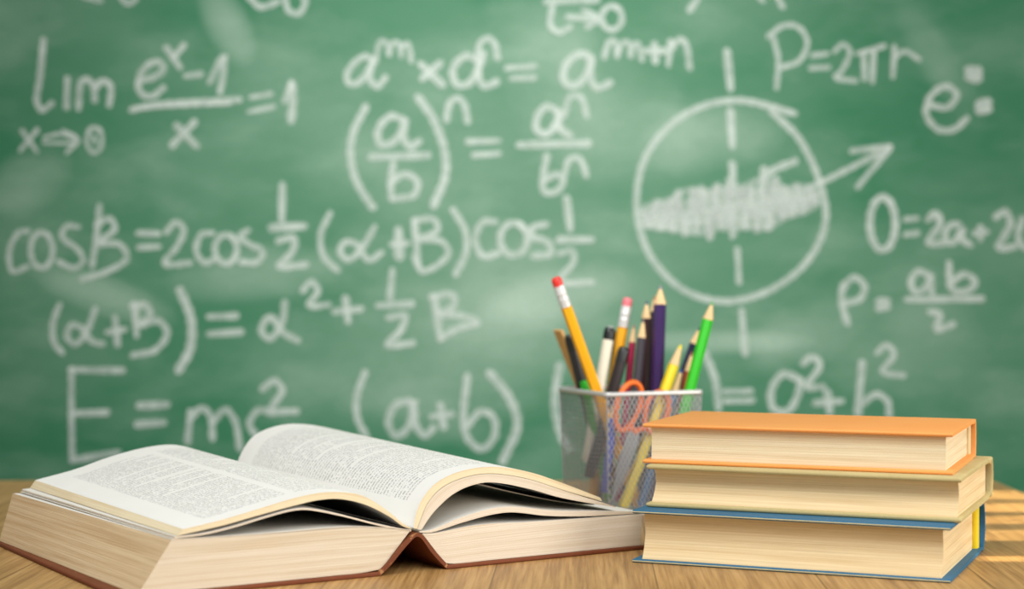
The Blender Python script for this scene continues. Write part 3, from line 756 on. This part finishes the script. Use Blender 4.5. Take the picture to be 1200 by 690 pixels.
pencil('short blue-tipped pencil just above the rim', (40, 96, 150), 'blue_paint', (799, 432), (781, 492), 2.1, r=.36, tip=('blue_lead', (24, 60, 150)), cone=1.9, lead_r=.16)
pencil('reddish brown pencil between navy and green pencils', (160, 66, 34), 'russet_paint', (811, 412), (800, 466), 2.9, r=.34, tip=('russet_lead', (150, 80, 50)), cone=1.6)
pencil('dark maroon pencil left of the purple one', (52, 22, 30), 'maroon_paint', (758, 352), (754, 450), 5.7, r=.40, tip=('blue_black_lead', (44, 52, 92)), cone=1.4)
pencil('charcoal grey pencil with pinkish wooden tip', (70, 66, 74), 'charcoal_paint', (754, 373), (746, 455), 3.9, r=.36, tip=('grey_lead', (120, 106, 100)), cone=1.5)
pencil('thin crimson pencil left of the grey one', (168, 30, 74), 'crimson_paint', (743, 380), (736, 455), 5.75, r=.30, tip=('crimson_lead', (170, 120, 100)), cone=1.4)
pencil('dark pencil with wooden tip peeking out behind the purple one', (40, 26, 36), 'blackish_paint', (767, 347), (763, 450), 7.3, r=.34, tip=('tan_lead', (170, 110, 70)), cone=1.2)
pencil('violet blue pencil inside the cup, seen only through the mesh', (70, 84, 190), 'violet_blue_paint', (721, 470), (714, 530), 1.9, r=.36, tip=('violet_lead', (70, 80, 180)), cone=1.3)
# pens
def pen(label, rgb, mname, top, mid, b, r, cap=None, name='pen', zb=.5, capl=1.4, bb=None):
    root, L = stick_root(name, label, 'pen', top, mid, b, zb, bb, 'pens in the mesh cup')
    MB().lathe([(r*.75, 0), (r, .5), (r, L-capl)], 20).build('barrel', pm(mname, rgb), root, smooth=40)
    cm = pm(*cap)
    MB().lathe([(r*1.04, L-capl), (r*1.04, L-.4), (r*.95, L-.12), (r*.7, L)], 20).build('cap', cm, root, smooth=40)
    if name == 'marker_pen':
        MB().lathe([(r*.72, L), (r*.72, L+.12), (r*.5, L+.18)], 20).build('end_plug', pm('grey_plastic', (150, 160, 154)), root, smooth=40)
    return root
pen('cream white pen with black cap beside the leaning yellow pencil', (232, 226, 206), 'cream_plastic', (715, 384), (702, 458), 5.3, .47, ('black_plastic', (22, 26, 26)), 'marker_pen', capl=1.05)
pen('black pen between the ruler and the leaning yellow pencil', (34, 34, 38), 'black_plastic_barrel', (667, 392), (683, 455), 6.2, .46, ('black_plastic', (22, 26, 26)))
pen('black brown pen in front of the second yellow pencil', (40, 32, 34), 'dark_brown_plastic', (732, 407), (718, 458), 4.8, .50, ('black_plastic', (22, 26, 26)))
pen('slim black pen behind the cream pen', (24, 24, 26), 'black_ink_barrel', (724, 388), (716, 455), 7.4, .34, ('black_plastic', (22, 26, 26)))
pen('short green pen barely above the left rim', (46, 170, 40), 'green_plastic', (684, 446), (689, 470), 5.1, .36, ('green_cap', (40, 190, 36)))
# ruler
root, L = stick_root('wooden_ruler', 'tan wooden ruler leaning at the left back corner of the cup', 'ruler', (653, 384), (679, 450), 7.75)
m = MB().box((-.75, -.14, 0), (.75, .14, L-.2)); m.build('stick', pm('ruler_wood', (214, 166, 100), .6), root, smooth=0, bevel=.05)
m = MB()
for i in range(int(L)-1): m.box((-.75, -.150, .6+i), (-.45 if i % 5 else -.1, -.141, .64+i))
m.build('tick_marks', pm('ruler_ink', (60, 44, 30), .6), root, smooth=0)
# scissors: blades down, orange handles up, standing close to the front wall
sb = 1.15
pv = in_cup(741, 513, sb); dv = (in_cup(755, 470, sb)-pv).normalized()
p0 = pv - dv*((pv.z-.55)/dv.z)
sc = thing('scissors', 'orange handled scissors standing blades down in the cup', 'scissors', P(*p0))
side = cl - dv*cl.dot(dv); side.normalize(); fr = side.cross(dv)
sc.rotation_mode = 'QUATERNION'; sc.rotation_quaternion = Matrix((side, -fr, dv)).transposed().to_quaternion() if False else Matrix((side, dv.cross(side), dv)).transposed().to_quaternion()
zp = (pv-p0).length
blade_m = mk_plain('scissor_steel', (150, 152, 156), .3, .5, .05, metal=.7)
plast = pm('orange_plastic', (240, 112, 20), .4)
for sg, yo in ((-1, -.1), (1, .1)):
    poly = [(sg*.05, 0), (sg*.62, zp*.55), (sg*.68, zp), (sg*.45, zp+.8), (-sg*.35, zp+.6), (-sg*.42, zp*.8), (-sg*.12, zp*.35)]
    MB().prism(poly, 'y', yo-.085, yo+.085).build('blade', blade_m, sc, smooth=0, bevel=.03)
    cx = 1.35*sg + (.1 if sg > 0 else 0); tall = 2.1 if sg < 0 else 1.75; cz = zp+2.3 if sg < 0 else zp+2.75
    loop = [(cx+1.05*math.cos(a)*(1+.15*math.sin(a)), yo, cz+tall*math.sin(a)) for a in [2*math.pi*i/28 for i in range(28)]]
    m = MB().tube(loop, .24, 10, closed=True, up=(0, 1, 0)); m.tube([(-sg*.1, yo, zp+.45), (sg*.35, yo, zp+.75), (cx-sg*.55, yo, cz-tall*.85)], [.24, .26, .22], 10)
    m.build('handle', plast, sc, smooth=60)
MB().tube([(0, -.26, zp), (0, .26, zp)], .22, 14).build('pivot_screw', blade_m, sc, smooth=40)
